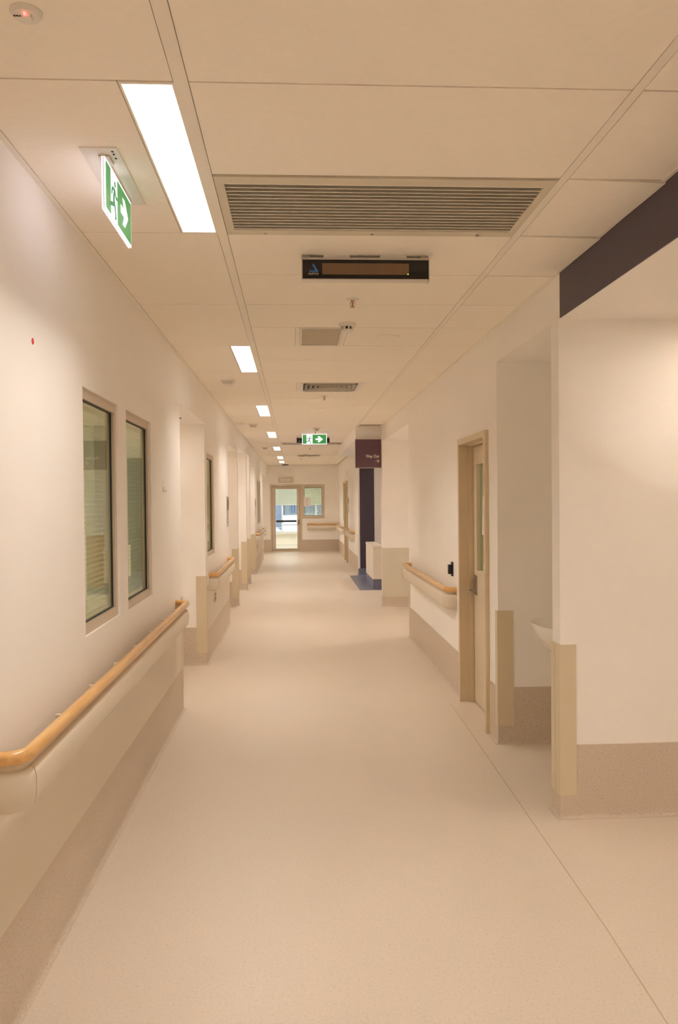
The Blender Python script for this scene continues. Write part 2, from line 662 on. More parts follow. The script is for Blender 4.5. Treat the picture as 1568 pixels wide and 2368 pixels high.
mb = MB()
P = [(XL, -3), (XL, 6.21), (LB, 6.21), (LB, 7.87), (XL, 7.87), (XL, 10.58), (LB, 10.58), (LB, 12.27), (XL, 12.27), (XL, 12.40), (LB, 12.40),
     (LB, 14.38), (XL, 14.38), (XL, 14.58), (LB, 14.58), (LB, 15.5), (XL, 15.5), (XL, 15.66), (LB, 15.66), (LB, 17.45), (XL, 17.45),
     (XL, 21.9), (LB, 21.9), (LB, YE)]
mb.sweep(P, cove(.37))
struct(mb.build('baseboard_left', M['skirt'], smooth=35), 'speckled beige coved vinyl skirting along the left wall', 'skirting')

# ------------------------------------------------------------------ walls, right side
XF = 1.34      # far right wall
PY0, PY1 = 3.912, 4.03
mb = MB()
mb.box(XR, 4.6, PY0, PY1, 0, TOP)                       # pier and nook wall
wall_y(mb, XR, XR + .16, 5.14, 9.22, 0, TOP, [(5.40, 6.26, 0, 2.04)])
mb.box(XR + .16, 2.7, 5.14, 5.28, 0, TOP)
mb.box(XR + .16, 2.7, 9.10, 9.22, 0, TOP)
mb.box(XR, 2.7, 9.22, 11.9, 2.475, TOP)                 # head of the side opening
mb.box(2.6, 2.7, 5.28, 11.9, 0, 2.475)
mb.box(1.298, 3.7, 11.9, 12.1, 0, TOP)                  # pier beyond the side opening
wr = struct(mb.build('wall_right', M['wall']), 'cream painted corridor wall on the right with door and alcoves', 'wall')
mb = MB()
mb.box(.92, 3.7, BEAM_Y, 16.9, 2.52, TOP)               # bulkhead over the reception recess
wb = struct(mb.build('trim_1', M['wall']), 'cream bulkhead over the recess on the right', 'bulkhead')
mb = MB()
mb.box(3.6, 3.7, 12.1, 16.9, 0, 2.52)
mb.box(1.33, 3.7, 16.9, 17.05, 0, TOP)
wall_y(mb, XF, XF + .14, 17.05, YE, 0, TOP, [(20.45, 21.3, 0, 2.05), (21.8, 22.5, 1.02, 2.1)])
mb.box(XF + .14, XF + .24, 17.05, YE, 0, TOP)
wf = struct(mb.build('wall_far', M['wall']), 'cream far wall on the right beyond the bulkhead', 'wall')
MB().box(1.36, 1.668, 16.893, 16.9, .146, 2.515).build('navy_panel', M['navyw'], wf)['label'] = 'dark navy painted strip'
MB().sweep([(1.33, 17.0), (1.33, 16.9), (3.58, 16.9)], cove(.146)).build('blue_skirting', M['blue'], wf)
guard(wf, [(XF, 17.19), (XF, 17.05), (XF + .002, 17.05)])

guard(wr, [(XR + .09, PY1), (XR, PY1), (XR, PY1 - .055)])
guard(wr, [(XR, PY0 + .058), (XR, PY0), (XR + .078, PY0)])
guard(wr, [(XR, 5.19), (XR, 5.14), (XR + .10, 5.14)])
guard(wr, [(XR - .0, 9.15), (XR, 9.22)][::-1] if False else [(XR + .06, 9.22), (XR, 9.22), (XR, 9.15)])
MB().box(1.305, 2.6, 11.893, 11.9, .15, .878).build('wall_panel', M['greyp'], wr)['label'] = 'grey-beige protection panel'
guard(wr, [(1.298, 11.96), (1.298, 11.9), (1.36, 11.9)], 'greyp', [(0, .15), (.011, .15), (.011, .878), (0, .878)])

mb = MB()
mb.sweep([(1.298, 12.1), (1.298, 11.9), (2.6, 11.9)], cove(.155))
mb.sweep([(2.6, 11.9), (2.6, 9.22), (XR, 9.22), (XR, 6.31)], cove(.36))
mb.sweep([(XR, 5.345), (XR, 5.14), (1.9, 5.14), (1.9, PY1), (XR, PY1), (XR, PY0), (4.6, PY0)], cove(.37))
struct(mb.build('baseboard_right', M['skirt'], smooth=35), 'speckled beige coved vinyl skirting along the right wall', 'skirting')
mb = MB()
mb.sweep([(XF, YE), (XF, 21.37)], cove(.37))
mb.sweep([(XF, 20.38), (XF, 17.03)], cove(.37))
struct(mb.build('baseboard_far', M['skirt'], smooth=35), 'speckled skirting along the far right wall', 'skirting')

mb = MB()
mb.box(XR, 2.0, PY1, 5.14, 2.49, TOP)                   # over the basin alcove
mb.box(1.9, 2.0, PY1, 5.14, 0, 2.49)                    # back of the basin alcove
struct(mb.build('wall_alcove', M['wall']), 'cream head and back wall of the basin alcove', 'wall')
# nook on the near right
mb = MB()
mb.box(XR, 4.6, -3, PY0, 2.49, TOP)
struct(mb.build('ceiling_nook', M['wall']), 'low cream soffit of the open nook on the right', 'ceiling')
struct(MB().box(XR - .006, XR, -3, PY0 - .036, 2.488, CZ - .003).build('trim_2', M['navy']), 'dark navy fascia band along the ceiling edge', 'fascia')
mb = MB()
mb.box(4.6, 4.7, -3, PY1, 0, TOP)
struct(mb.build('wall_nook', M['wall']), 'cream side wall of the nook', 'wall')
struct(MB().box(-1.1, 4.7, -3.15, -3, 0, TOP).build('wall_back', M['wall']), 'cream wall behind the viewer', 'wall')

# ------------------------------------------------------------------ end wall
DX0, DX1, DZ = -.78, .195, 2.095
WX0, WX1, WZ0, WZ1 = .20, .906, 1.034, 2.09
mb = MB()
wall_x(mb, YE, YE + .14, -2.2, 1.7, 0, TOP, [(DX0, DX1 - .01, 0, DZ - .03), (WX0 + .03, WX1 - .03, WZ0 + .03, WZ1 - .03)])
we = struct(mb.build('wall_end', M['wall']), 'cream wall closing the far end of the corridor', 'wall')
mb = MB()
mb.sweep([(LB, YE), (DX0 - .003, YE)], cove(.385))
mb.sweep([(DX1 + .003, YE), (XF, YE)], cove(.37))
struct(mb.build('baseboard_end', M['skirt'], smooth=35), 'speckled skirting along the end wall', 'skirting')

# lobby beyond the glass door
LY = 29.3
mb = MB()
mb.box(-2.2, -2.06, YE + .14, LY, 0, TOP)
mb.box(1.56, 1.7, YE + .14, LY, 0, TOP)
wall_x(mb, LY, LY + .2, -2.2, 1.7, 0, TOP, [(-1.7, 1.3, .42, 2.35)])
struct(mb.build('wall_lobby', M['wall']), 'pale walls of the lobby seen through the glass door', 'wall')

# ------------------------------------------------------------------ windows
_slat = {}


def slat_mesh(wd):
    k = round(wd, 3)
    if k not in _slat:
        b = MB()
        a = math.radians(-14)
        h, t = .0125, .0007
        pr = [(-h * math.cos(a), -h * math.sin(a)), (0, .0018), (h * math.cos(a), h * math.sin(a)), (0, .0018 - t * 2)]
        A = [b.bm.verts.new((x, 0, z)) for x, z in pr]
        B = [b.bm.verts.new((x, wd, z)) for x, z in pr]
        b.bm.faces.new(A); b.bm.faces.new(B[::-1])
        for i in range(4):
            q = (i + 1) % 4
            b.bm.faces.new((A[i], B[i], B[q], A[q]))
        bmesh.ops.recalc_face_normals(b.bm, faces=b.bm.faces[:])
        _slat[k] = b.mesh('slat', M['blind'])
    return _slat[k]


def window(n, label, loc, rz, wd, ht, fw=.045, setback=.028, pitch=.0238, blind=True, proud=False):
    """local: wall face at x=0 looking +x, y 0..wd, z 0..ht"""
    w = empty_struct('window_%d' % n, label, 'window', loc, rz)
    f0 = .012 if proud else -.012
    MB().frame((0, wd, 0, ht), (fw, wd - fw, fw, ht - fw), -.055, f0, 'yz').build('window_frame', M['frame'], w)
    g = setback
    MB().frame((fw - .002, wd - fw + .002, fw - .002, ht - fw + .002), (fw + .006, wd - fw - .006, fw + .006, ht - fw - .006),
               -g - .006, -g + .004, 'yz').build('gasket', M['gasket'], w)
    MB().box(-g - .004, -g, fw, wd - fw, fw, ht - fw).build('pane', M['glass'], w)
    if blind:
        v = MB().box(-g - .055, -g - .03, fw + .004, wd - fw - .004, ht - fw - .028, ht - fw - .003).build('venetian_blind', M['blind'], w)
        z = ht - fw - .045
        me = slat_mesh(wd - 2 * fw - .012)
        while z > fw + .03:
            put('slat', me, v, (-g - .042, fw + .006, z)); z -= pitch
        MB().box(-g - .05, -g - .034, fw + .006, wd - fw - .006, fw + .006, fw + .018).build('bottom_rail', M['blind'], v)
        for y in (.15, wd - .15):
            MB().box(-g - .0545, -g - .0535, y - .0012, y + .0012, fw + .01, ht - fw - .01).build('ladder_cord', M['cord'], v)
            MB().box(-g - .0305, -g - .0295, y - .0012, y + .0012, fw + .01, ht - fw - .01).build('ladder_cord', M['cord'], v)
    return w


names = ['first tall window on the left wall, nearest, with venetian blind', 'second tall window on the left wall beside the first',
         'narrow looking window on the left wall above the second handrail', 'far left window above the third handrail, nearer of the pair',
         'far left window above the third handrail, further of the pair']
for i, (ya, yb, za, zb) in enumerate(WIN_L):
    window(i + 1, names[i], (XL, ya, za), 0, yb - ya, zb - za)
window(6, 'shaded window on the far right wall', (XF, 22.5, 1.02), PI, .7, 1.08, blind=False)
# end window faces -y: local +x -> -y, local +y -> +x
window(7, 'square window beside the glass end door', (WX0, YE, WZ0), -PI / 2, WX1 - WX0, WZ1 - WZ0, .085, .03, .028, True, True)

# room interiors behind the left windows (one unseen lamp each, added to brighten them, a cupboard in the first)
for y, lab in ((4.2, 'added panel lamp brightening the room behind the two nearest windows'), (9.2, 'added panel lamp brightening the room behind the middle window'),
               (19.7, 'added panel lamp brightening the room behind the far windows')):
    t = thing('room_fill_lamp', lab, 'lamp', (-2.4, y, TOP), 0)
    MB().frame((-.3, .3, -.6, .6), (-.27, .27, -.57, .57), -.02, 0, 'xy').build('lamp_frame', M['white'], t)
    MB().box(-.27, .27, -.57, .57, -.012, 0).build('diffuser', M['roomfill'], t)

# ------------------------------------------------------------------ door on the right (door_1)
d1 = empty_struct('door_1', 'beige side door with narrow glass panel on the right wall', 'door')
DY0, DY1, DT = 5.37, 6.285, 2.07
b = MB()
fx = XR - .024
b.bm.free(); b.bm = bmesh.new()


def u_frame(y0, y1, zt, wd, x0, x1, name, mat, parent):
    """three sided frame standing on the floor, one mesh"""
    s = MB()
    out = [(y0, 0), (y0, zt), (y1, zt), (y1, 0)]
    inn = [(y0 + wd, 0), (y0 + wd, zt - wd), (y1 - wd, zt - wd), (y1 - wd, 0)]
    R = [[s.bm.verts.new((x, y, z)) for y, z in L] for L in (out, inn) for x in (x0, x1)]
    o0, o1, i0, i1 = R
    for k in range(3):
        for q in ((o0[k], o0[k + 1], o1[k + 1], o1[k]), (i0[k + 1], i0[k], i1[k], i1[k + 1]),
                  (o0[k + 1], o0[k], i0[k], i0[k + 1]), (o1[k], o1[k + 1], i1[k + 1], i1[k])):
            s.bm.faces.new(q)
    for k in (0, 3):
        s.bm.faces.new((o0[k], o1[k], i1[k], i0[k]))
    bmesh.ops.recalc_face_normals(s.bm, faces=s.bm.faces[:])
    return s.build(name, mat, parent)


u_frame(DY0, DY1, DT, .045, XR - .026, XR + .05, 'door_frame', M['jamb'], d1)
u_frame(DY0 + .012, DY1 - .012, DT - .012, .045, XR + .05, XR + .16, 'door_jamb', M['jamb'], d1)
LX = 1.40
ly0, ly1, lz1 = DY0 + .063, DY1 - .063, DT - .062
vy0, vy1, vz0, vz1 = 5.66, 6.115, 1.03, 1.89
mb = MB()
wall_y(mb, LX, LX + .044, ly0, ly1, .012, lz1, [(vy0, vy1, vz0, vz1)])
lf = mb.build('door_leaf', M['door'], d1)
MB().frame((vy0 - .006, vy1 + .006, vz0 - .006, vz1 + .006), (vy0 + .022, vy1 - .022, vz0 + .022, vz1 - .022), LX - .008, LX + .02, 'yz').build('glazing_bead', M['door'], lf)
MB().box(LX + .02, LX + .026, vy0, vy1, vz0, vz1).build('pane', M['clear'], lf)
MB().box(LX - .004, LX, 6.115, 6.212, .855, 1.008).build('lock_plate', M['steel'], lf)
h = MB()
h.tube([(LX - .004, 6.165, .885), (LX - .05, 6.165, .885), (LX - .062, 6.16, .885), (LX - .066, 6.148, .885), (LX - .066, 6.05, .885), (LX - .062, 6.04, .885)], .009, 12)
h.build('lever_handle', M['steel'], lf, smooth=True)
MB().lathe([(0, 0), (.012, 0), (.012, .02), (.009, .022), (0, .022)], 16, 'x', (LX - .026, 6.17, .965)).build('lock_cylinder', M['steel'], lf, smooth=True)
MB().box(LX - .022, LX - .018, 6.167, 6.173, .95, .98).build('thumb_turn', M['steel'], lf)
MB().box(LX + .07, 2.6, 5.28, 5.30, 0, TOP)
# notices on its glass
n1 = MB()
n1.prism([(5.72, 1.62), (5.99, 1.62), (6.02, 1.33), (5.74, 1.33)], LX + .017, LX + .0195, 'yz')
tag(n1.build('paper_notice', M['paper']), 'white sheet of paper taped inside the side door glass', 'notice')
tag(MB().box(LX + .017, LX + .0195, 5.86, 5.985, 1.06, 1.105).build('paper_label', M['paper']), 'small pale label low on the side door glass', 'label')

# dark room behind the door: unseen lamp added to brighten it
t = thing('side_room_fill_lamp', 'added ceiling lamp brightening the room behind the side door', 'lamp', (2.0, 6.6, TOP))
MB().frame((-.25, .25, -.25, .25), (-.23, .23, -.23, .23), -.02, 0, 'xy').build('lamp_frame', M['white'], t)
MB().box(-.23, .23, -.23, .23, -.012, 0).build('diffuser', M['roomfill'], t)

# ------------------------------------------------------------------ glass end door (door_2)
d2 = empty_struct('door_2', 'glazed metal door at the far end of the corridor', 'door')
s = MB()
out = [(DX0, 0), (DX0, DZ), (DX1, DZ), (DX1, 0)]
inn = [(-.735, 0), (-.735, 2.04), (.14, 2.04), (.14, 0)]
R = [[s.bm.verts.new((x, y, z)) for x, z in L] for L in (out, inn) for y in (YE - .02, YE + .10)]
o0, o1, i0, i1 = R
for k in range(3):
    for q in ((o0[k], o0[k + 1], o1[k + 1], o1[k]), (i0[k + 1], i0[k], i1[k], i1[k + 1]),
              (o0[k + 1], o0[k], i0[k], i0[k + 1]), (o1[k], o1[k + 1], i1[k + 1], i1[k])):
        s.bm.faces.new(q)
for k in (0, 3):
    s.bm.faces.new((o0[k], o1[k], i1[k], i0[k]))
bmesh.ops.recalc_face_normals(s.bm, faces=s.bm.faces[:])
s.build('door_frame', M['frame'], d2)
lf2 = MB().frame((-.727, .132, .06, 2.03), (-.617, .045, .105, 1.955), YE + .0, YE + .045, 'xz').build('door_leaf', M['frame'], d2)
MB().box(-.617, .045, YE + .02, YE + .026, .105, 1.955).build('pane', M['clear'], lf2)
MB().box(-.60, .03, YE - .03, YE - .012, .925, .985).build('push_bar', M['gasket'], lf2)
for x in (-.6, .02):
    MB().box(x - .012, x + .012, YE - .012, YE + .02, .935, .975).build('bar_bracket', M['steel'], lf2)
MB().box(.072, .122, YE - .012, YE, .85, 1.005).build('lock_plate', M['brown'], lf2)
MB().tube([(.095, YE - .01, .905), (.095, YE - .045, .905), (.085, YE - .05, .905), (-.01, YE - .05, .905)], .008, 8).build('lever_handle', M['steel'], lf2, smooth=True)
MB().box(-.735, .14, YE - .03, YE + .1, 0, .05).build('threshold', M['frame'], d2)
MB().frame((-.737, .142, .0, 2.042), (-.70, .105, .075, 2.0), YE + .046, YE + .062, 'xz').build('door_stop', M['frame'], d2)
for zz in (.3, 1.05, 1.8):
    MB().box(-.74, -.727, YE - .006, YE + .004, zz - .05, zz + .05).build('hinge', M['steel'], d2)

# far right door (door_3)
d3 = empty_struct('door_3', 'recessed cupboard door on the far right wall', 'door')


def frame_shift(y0, y1, zt, name):
    return u_frame(y0, y1, zt, .05, XF - .05, XF + .06, name, M['jamb'], d3)


frame_shift(20.40, 21.35, 2.09, 'door_frame')
MB().box(XF + .05, XF + .09, 20.45, 21.3, .01, 2.04).build('door_leaf', M['door'], d3)

# ------------------------------------------------------------------ handrails


def arc(cx, cy, r, a0, a1, n=7):
    return [(cx + r * math.cos(a0 + (a1 - a0) * i / n), cy + r * math.sin(a0 + (a1 - a0) * i / n)) for i in range(n + 1)]


def circ(r, zc, n=14):
    return [(r * math.cos(2 * PI * k / n), zc + r * math.sin(2 * PI * k / n)) for k in range(n)]


def path(d, L, r, i0=0):
    return [(0, i0)] + arc(d - r, i0 + r, r, -PI / 2, 0) + arc(d - r, L - i0 - r, r, 0, PI / 2) + [(0, L - i0)]


BP = [(-.02, .70), (.004, .70), (.016, .709), (.0225, .73), (.025, .765), (.0235, .797), (.018, .814), (.008, .82), (-.02, .82)]


def handrail(label, loc, rz, L, nbr):
    t = thing('handrail', label, 'handrail', loc, rz, 'timber topped handrails with vinyl bumpers')
    MB().sweep(path(.085, L, .055), circ(.0215, .862)).build('timber_rail', M['wood'], t, smooth=60)
    MB().sweep(path(.072, L, .05, .012), [(-.006, .812), (.006, .812), (.006, .846), (-.006, .846)]).build('retainer_strip', M['guard'], t)
    d, r = .077, .062
    bo_ = MB().sweep([(d, r + .004), (d, L - r - .004)], BP)
    bo = bo_.build('bumper', M['bump'], t, smooth=45)
    for e in (0, 1):
        p = [(0, 0)] + arc(d - r, r, r, -PI / 2, 0) if not e else arc(d - r, L - r, r, 0, PI / 2) + [(0, L)]
        MB().sweep(p, BP).build('end_cap', M['bump'], bo, smooth=45)
    for k in range(nbr):
        y = .45 + (L - .9) * k / max(1, nbr - 1)
        MB().box(.046, .068, y - .008, y + .008, .838, .872).build('bracket', M['bump'], t, bevel=.002)
    return t


handrail('long timber handrail on the near left wall below the two nearest windows', (XL, 2.36, 0), 0, 3.54, 7)
handrail('timber handrail on the left wall just past the first doorway recess', (XL, 8.14, 0), 0, 2.2, 4)
handrail('small distant handrail on the left wall nearest the glass end door', (XL, 17.8, 0), 0, 3.75, 4)
handrail('timber handrail on the right wall beyond the beige side door', (XR, 9.05, 0), PI, 2.57, 4)
handrail('handrail across the end wall under the square window', (.37, YE, 0), -PI / 2, .95, 2)
handrail('short distant handrail on the right wall, the nearer of two', (XF, 20.2, 0), PI, 2.1, 3)
handrail('short distant handrail on the right wall, next to the end wall corner', (XF, 24.7, 0), PI, 3.2, 3)

# ------------------------------------------------------------------ ceiling lamps
order = ['behind the viewer', 'nearest', 'second', 'third', 'fourth', 'fifth', 'sixth', 'last']


def lamp(k, label):
    t = thing('ceiling_lamp', label, 'lamp', ((-.455 + TL0) / 2 + .0, rowy(k) + .6, CZ), 0, 'recessed strip lamps along the left of the ceiling')
    hw = (.455 + TL0) / 2
    MB().frame((-hw, hw, -.596, .596), (-.0665, .0665, -.585, .585), -.001, .0125, 'xy').build('lamp_frame', M['tee'], t)
    MB().box(-.0665, .0665, -.585, .585, .0, .004).build('diffuser', M['lamp'], t)
    ld = bpy.data.lights.new('lamp_light', 'AREA')
    ld.shape = 'RECTANGLE'; ld.size = .10; ld.size_y = 1.16
    ld.color = LAMP_COL; ld.energy = LAMP_POWER; ld.spread = math.radians(LAMP_SPREAD)
    lo = bpy.data.objects.new('lamp_light', ld); COL.objects.link(lo); lo.parent = t; lo.location = (0, 0, -.0125)
    lo.rotation_euler = (0, math.radians(-9), 0)      # tilt added so the right wall brightens and the left dims
    return t


LAB = {-6: 'strip lamp in the ceiling behind the viewer', 0: 'largest and nearest glowing strip lamp in the ceiling, beside the exit sign',
       6: 'second glowing strip lamp from the viewer', 12: 'third glowing strip lamp from the viewer', 18: 'fourth glowing strip lamp from the viewer',
       24: 'fifth glowing strip lamp from the viewer', 30: 'sixth glowing strip lamp from the viewer', 34: 'last glowing strip lamp, next to the end wall'}
for k in LAMP_ROWS:
    lamp(k, LAB[k])

# downlights in the soffits; the bright ones are unseen lamps added as fill
DL = [(-1.36, 7.1, 2.36, 'soffit downlight of the first left recess'), (-1.3, 11.4, 2.36, 'soffit downlight of the second left recess'),
      (-1.3, 13.5, 2.455, 'soffit downlight of the third left recess'), (-1.4, 15.0, 2.455, 'soffit downlight of the fourth left recess'),
      (-1.3, 16.7, 2.365, 'soffit downlight of the fifth left recess'), (-1.3, 23.3, 2.38, 'soffit downlight of the last left recess'), (2.15, 3.45, 2.49, 'soffit downlight of the nook near its back wall'),
      (2.6, 1.3, 2.49, 'added fill downlight in the middle of the nook'), (2.6, -1.2, 2.49, 'added fill downlight at the rear of the nook'),
      (2.4, 14.6, 2.52, 'added fill downlight over the reception cabinet'), (2.3, 9.75, 2.475, 'added fill downlight in the right side opening')]
for x, y, z, lab in DL:
    t = thing('downlight', lab, 'lamp', (x, y, z), 0, 'round soffit downlights')
    MB().lathe([(.062, 0), (.085, 0), (.085, -.004), (.066, -.008), (.062, -.004)], 20).build('trim_ring', M['white'], t, smooth=True)
    MB().lathe([(0, -.002), (.062, -.002), (.062, -.004), (0, -.004)], 20).build('lens', M['fill_lens' if (x > 2.05 and not 3 < y < 4) else 'down'], t)

# ------------------------------------------------------------------ air grilles


def return_grille(k, label):
    y0 = rowy(k)
    t = thing('return_air_grille', label, 'grille', (TL1, y0, CZ), 0, 'long slatted return air grilles')
    W, D = TR0 - TL1, ROW
    MB().frame((.004, W - .004, .004, D - .004), (.036, W - .036, .062, D - .062), -.006, .012, 'xy').build('grille_frame', M['grille'], t)
    MB().box(.036, W - .036, .062, D - .062, .0115, .0122).build('plenum', M['duct'], t)
    n = 15
    me = MB()
    w_, h_ = W - .074, .012
    for a in (0,):
        A = [(-.003, -.0055), (.0035, -.0055), (.0085, .0085), (.006, .0095)]
        v0 = [me.bm.verts.new((0, y, z)) for y, z in A]
        v1 = [me.bm.verts.new((w_, y, z)) for y, z in A]
        me.bm.faces.new(v0); me.bm.faces.new(v1[::-1])
        for i in range(4):
            q = (i + 1) % 4
            me.bm.faces.new((v0[i], v1[i], v1[q], v0[q]))
        bmesh.ops.recalc_face_normals(me.bm, faces=me.bm.faces[:])
    sm = me.mesh('slat', M['slat'])
    for i in range(n):
        put('slat', sm, t, (.037, .066 + (D - .142) * i / (n - 1), 0))
    for x in (.16, .6, 1.04):
        MB().box(x - .006, x + .006, D - .028, D - .02, -.009, -.006).build('clip', M['steel'], t)
    return t


return_grille(1, 'large slatted air grille across the ceiling beside the nearest lamp')
return_grille(22, 'distant slatted air grille behind the hanging exit sign')


def diffuser(k, label):
    t = thing('air_diffuser', label, 'diffuser', (.347, rowy(k) + .3, CZ), 0, 'four way louvred air diffusers')
    MB().frame((-.292, .292, -.292, .292), (-.26, .26, -.26, .26), -.003, .012, 'xy').build('diffuser_frame', M['white'], t)
    MB().box(-.26, .26, -.26, .26, .0115, .0122).build('plenum', M['duct'], t)
    for i, a in enumerate((.245, .2, .155, .11, .065)):
        s = MB()
        lo = [s.bm.verts.new(p) for p in ((-a, -a, -.014), (a, -a, -.014), (a, a, -.014), (-a, a, -.014))]
        b_ = a - .03
        hi = [s.bm.verts.new(p) for p in ((-b_, -b_, .011), (b_, -b_, .011), (b_, b_, .011), (-b_, b_, .011))]
        for q in range(4):
            n_ = (q + 1) % 4
            s.bm.faces.new((lo[q], lo[n_], hi[n_], hi[q]))
        bmesh.ops.solidify(s.bm, geom=s.bm.faces[:], thickness=.0015)
        s.build('louvre', M['white'], t)
    return t


diffuser(9, 'square louvred air diffuser in the ceiling past the second lamp')
diffuser(29, 'distant louvred air diffuser near the end of the ceiling')

t = thing('ceiling_speaker_grille', 'small square perforated grille in the ceiling', 'grille', (.182, rowy(SPK) + .3, CZ))
MB().frame((-.14, .14, -.296, .296), (-.128, .128, -.278, .278), -.004, .012, 'xy').build('grille_frame', M['white'], t)
perf, nt, bs = new_mat('perforated_metal')
bs.inputs['Roughness'].default_value = .6
vo = node(nt, 'ShaderNodeTexVoronoi', Scale=150.)
vo.inputs['Randomness'].default_value = 0
nt.links.new(objco(nt), vo.inputs['Vector'])
rp = ramp(nt, [(.30, (.11, .085, .06)), (.42, (.56, .48, .36))])
nt.links.new(vo.outputs['Distance'], rp.inputs[0])
nt.links.new(rp.outputs[0], bs.inputs['Base Color'])
MB().box(-.128, .128, -.278, .278, .002, .004).build('perforated_plate', perf, t)

# ------------------------------------------------------------------ small ceiling fittings


def sprinkler(x, y, label):
    t = thing('sprinkler', label, 'sprinkler', (x, y, CZ), 0, 'pendent sprinkler heads')
    MB().lathe([(0, 0), (.038, 0), (.036, -.004), (.020, -.007), (0, -.007)], 20).build('rosette', M['white'], t, smooth=True)
    MB().lathe([(0, -.007), (.010, -.007), (.010, -.018), (0, -.018)], 12).build('fitting', M['copper'], t, smooth=True)
    f = MB()
    f.tube([(-.008, 0, -.016), (-.013, 0, -.026), (-.010, 0, -.038), (0, 0, -.046), (.010, 0, -.038), (.013, 0, -.026), (.008, 0, -.016)], .0024, 6)
    f.build('yoke', M['copper'], t, smooth=True)
    MB().lathe([(0, -.018), (.003, -.019), (.003, -.042), (0, -.043)], 8).build('bulb', M['bulb'], t)
    MB().lathe([(0, -.046), (.014, -.046), (.015, -.048), (0, -.049)], 14).build('deflector', M['copper'], t)
    return t


for i, (x, y, l) in enumerate(((.325, 4.41, 'sprinkler head just behind the message display'), (.317, 8.49, 'sprinkler head past the louvred diffuser'),
                               (.326, 12.74, 'sprinkler head right above the hanging exit sign'), (.318, 16.85, 'tiny sprinkler head below the exit sign in view'),
                               (.16, 21.2, 'tiny sprinkler head nearest the end wall'))):
    sprinkler(x, y, l)


def smoke(x, y, label):
    t = thing('smoke_detector', label, 'detector', (x, y, CZ), 0, 'round white smoke detectors')
    MB().lathe([(0, 0), (.055, 0), (.056, -.012), (.052, -.016), (0, -.016)], 28).build('base', M['white'], t, smooth=True)
    co_ = MB().lathe([(0, -.016), (.046, -.016), (.045, -.020), (0, -.020)], 28).build('collar', M['white'], t, smooth=True)
    for k in range(8):
        a = 2 * PI * k / 8 + .2
        MB().box(.030, .041, -.005, .005, -.040, -.020).build('vane', M['white'], co_).rotation_euler = (0, 0, a)
    MB().lathe([(0, -.02), (.026, -.02), (.026, -.038), (0, -.038)], 16).build('sensing_chamber', M['dark'], t)
    MB().lathe([(0, -.038), (.040, -.038), (.036, -.048), (.018, -.052), (0, -.052)], 28).build('cap', M['white'], t, smooth=True)
    return t


smoke(.337, 5.03, 'white smoke detector near the perforated square grille')
smoke(.335, 12.3, 'distant smoke detector above the hanging exit sign')
smoke(.27, 19.3, 'very distant smoke detector beyond the exit sign')


def disc(name, x, y, r, h, label, cat, mat='white'):
    t = MB().lathe([(0, 0), (r, 0), (r, -h * .5), (r * .92, -h), (0, -h)], 32).build(name, M[mat], None, smooth=True, loc=(x, y, CZ))
    return tag(t, label, cat)


disc('access_plate', .639, 5.428, .079, .006, 'round flush access plate in the ceiling tile', 'plate', 'ceil')
disc('ceiling_disc', .324, 9.69, .058, .006, 'small flat round plate in the ceiling past the sprinkler', 'plate', 'ceil')
disc('ceiling_disc', -.778, 11.49, .05, .014, 'small flat round plate beside the left wall in the ceiling', 'plate')


def sensor(x, y, label, mat='white'):
    t = thing('motion_sensor', label, 'sensor', (x, y, CZ), 0, 'square ceiling sensor boxes')
    MB().box(-.062, .062, -.062, .062, -.012, 0).build('base', M['white'], t, bevel=.004)
    MB().box(-.045, .045, -.045, .045, -.036, -.012).build('housing', M['frame' if mat == 'dark' else 'white'], t, bevel=.005)
    MB().lathe([(0, -.036), (.02, -.036), (.014, -.044), (0, -.047)], 16).build('lens', M['white'], t, smooth=True)
    return t


sensor(-.608, 7.43, 'white square sensor box in the ceiling past the second lamp')
sensor(-.60, 11.7, 'square sensor box in the ceiling past the third lamp', 'dark')
sensor(-.62, 16.7, 'square sensor box in the ceiling before the fifth lamp', 'dark')
t = thing('ceiling_dome', 'tiny white dome on the ceiling near the end wall', 'sensor', (-.572, 23.4, CZ))
MB().lathe([(0, 0), (.06, 0), (.06, -.01), (0, -.01)], 20).build('base', M['white'], t)
MB().lathe([(0, -.01), (.04, -.01), (.038, -.03), (.02, -.05), (0, -.055)], 20).build('dome', M['white'], t, smooth=True)
t = thing('dark_ceiling_fitting', 'dark flat fitting on the ceiling just in front of the end wall', 'fitting', (-.30, 24.72, CZ))
MB().lathe([(0, 0), (.105, 0), (.10, -.02), (.06, -.028), (0, -.028)], 24).build('body', M['black'], t, smooth=True)
MB().lathe([(0, -.028), (.045, -.028), (.04, -.05), (0, -.055)], 20).build('lens', M['white'], t, smooth=True)

t = thing('emergency_light', 'round white ceiling fitting with a red indicator light', 'detector', (-.594, 1.853, CZ))
MB().lathe([(0, 0), (.036, 0), (.036, -.004), (.030, -.011), (0, -.013)], 32).build('body', M['white'], t, smooth=True)
MB().box(-.006, .014, -.014, .004, -.020, -.011).build('lens_block', M['white'], t, bevel=.002)
MB().lathe([(0, -.012), (.0032, -.012), (.0026, -.0165), (0, -.0175)], 12, 'z', (.002, -.017, 0)).build('indicator', M['ledr'], t, smooth=True)
for k in range(3):
    MB().box(-.026 + .006 * k, -.022 + .006 * k, -.008, -.004, -.0132, -.0118).build('printed_mark', M['dark'], t)

# recess sensor in the first left recess soffit
t = thing('soffit_sensor', 'small black round fitting under the first left recess soffit', 'sensor', (-1.045, 7.28, 2.36))
MB().lathe([(0, 0), (.035, 0), (.035, -.004), (0, -.004)], 20).build('ring', M['white'], t)
MB().lathe([(0, -.004), (.028, -.004), (.022, -.012), (0, -.014)], 20).build('lens', M['black'], t, smooth=True)

# ------------------------------------------------------------------ exit signs


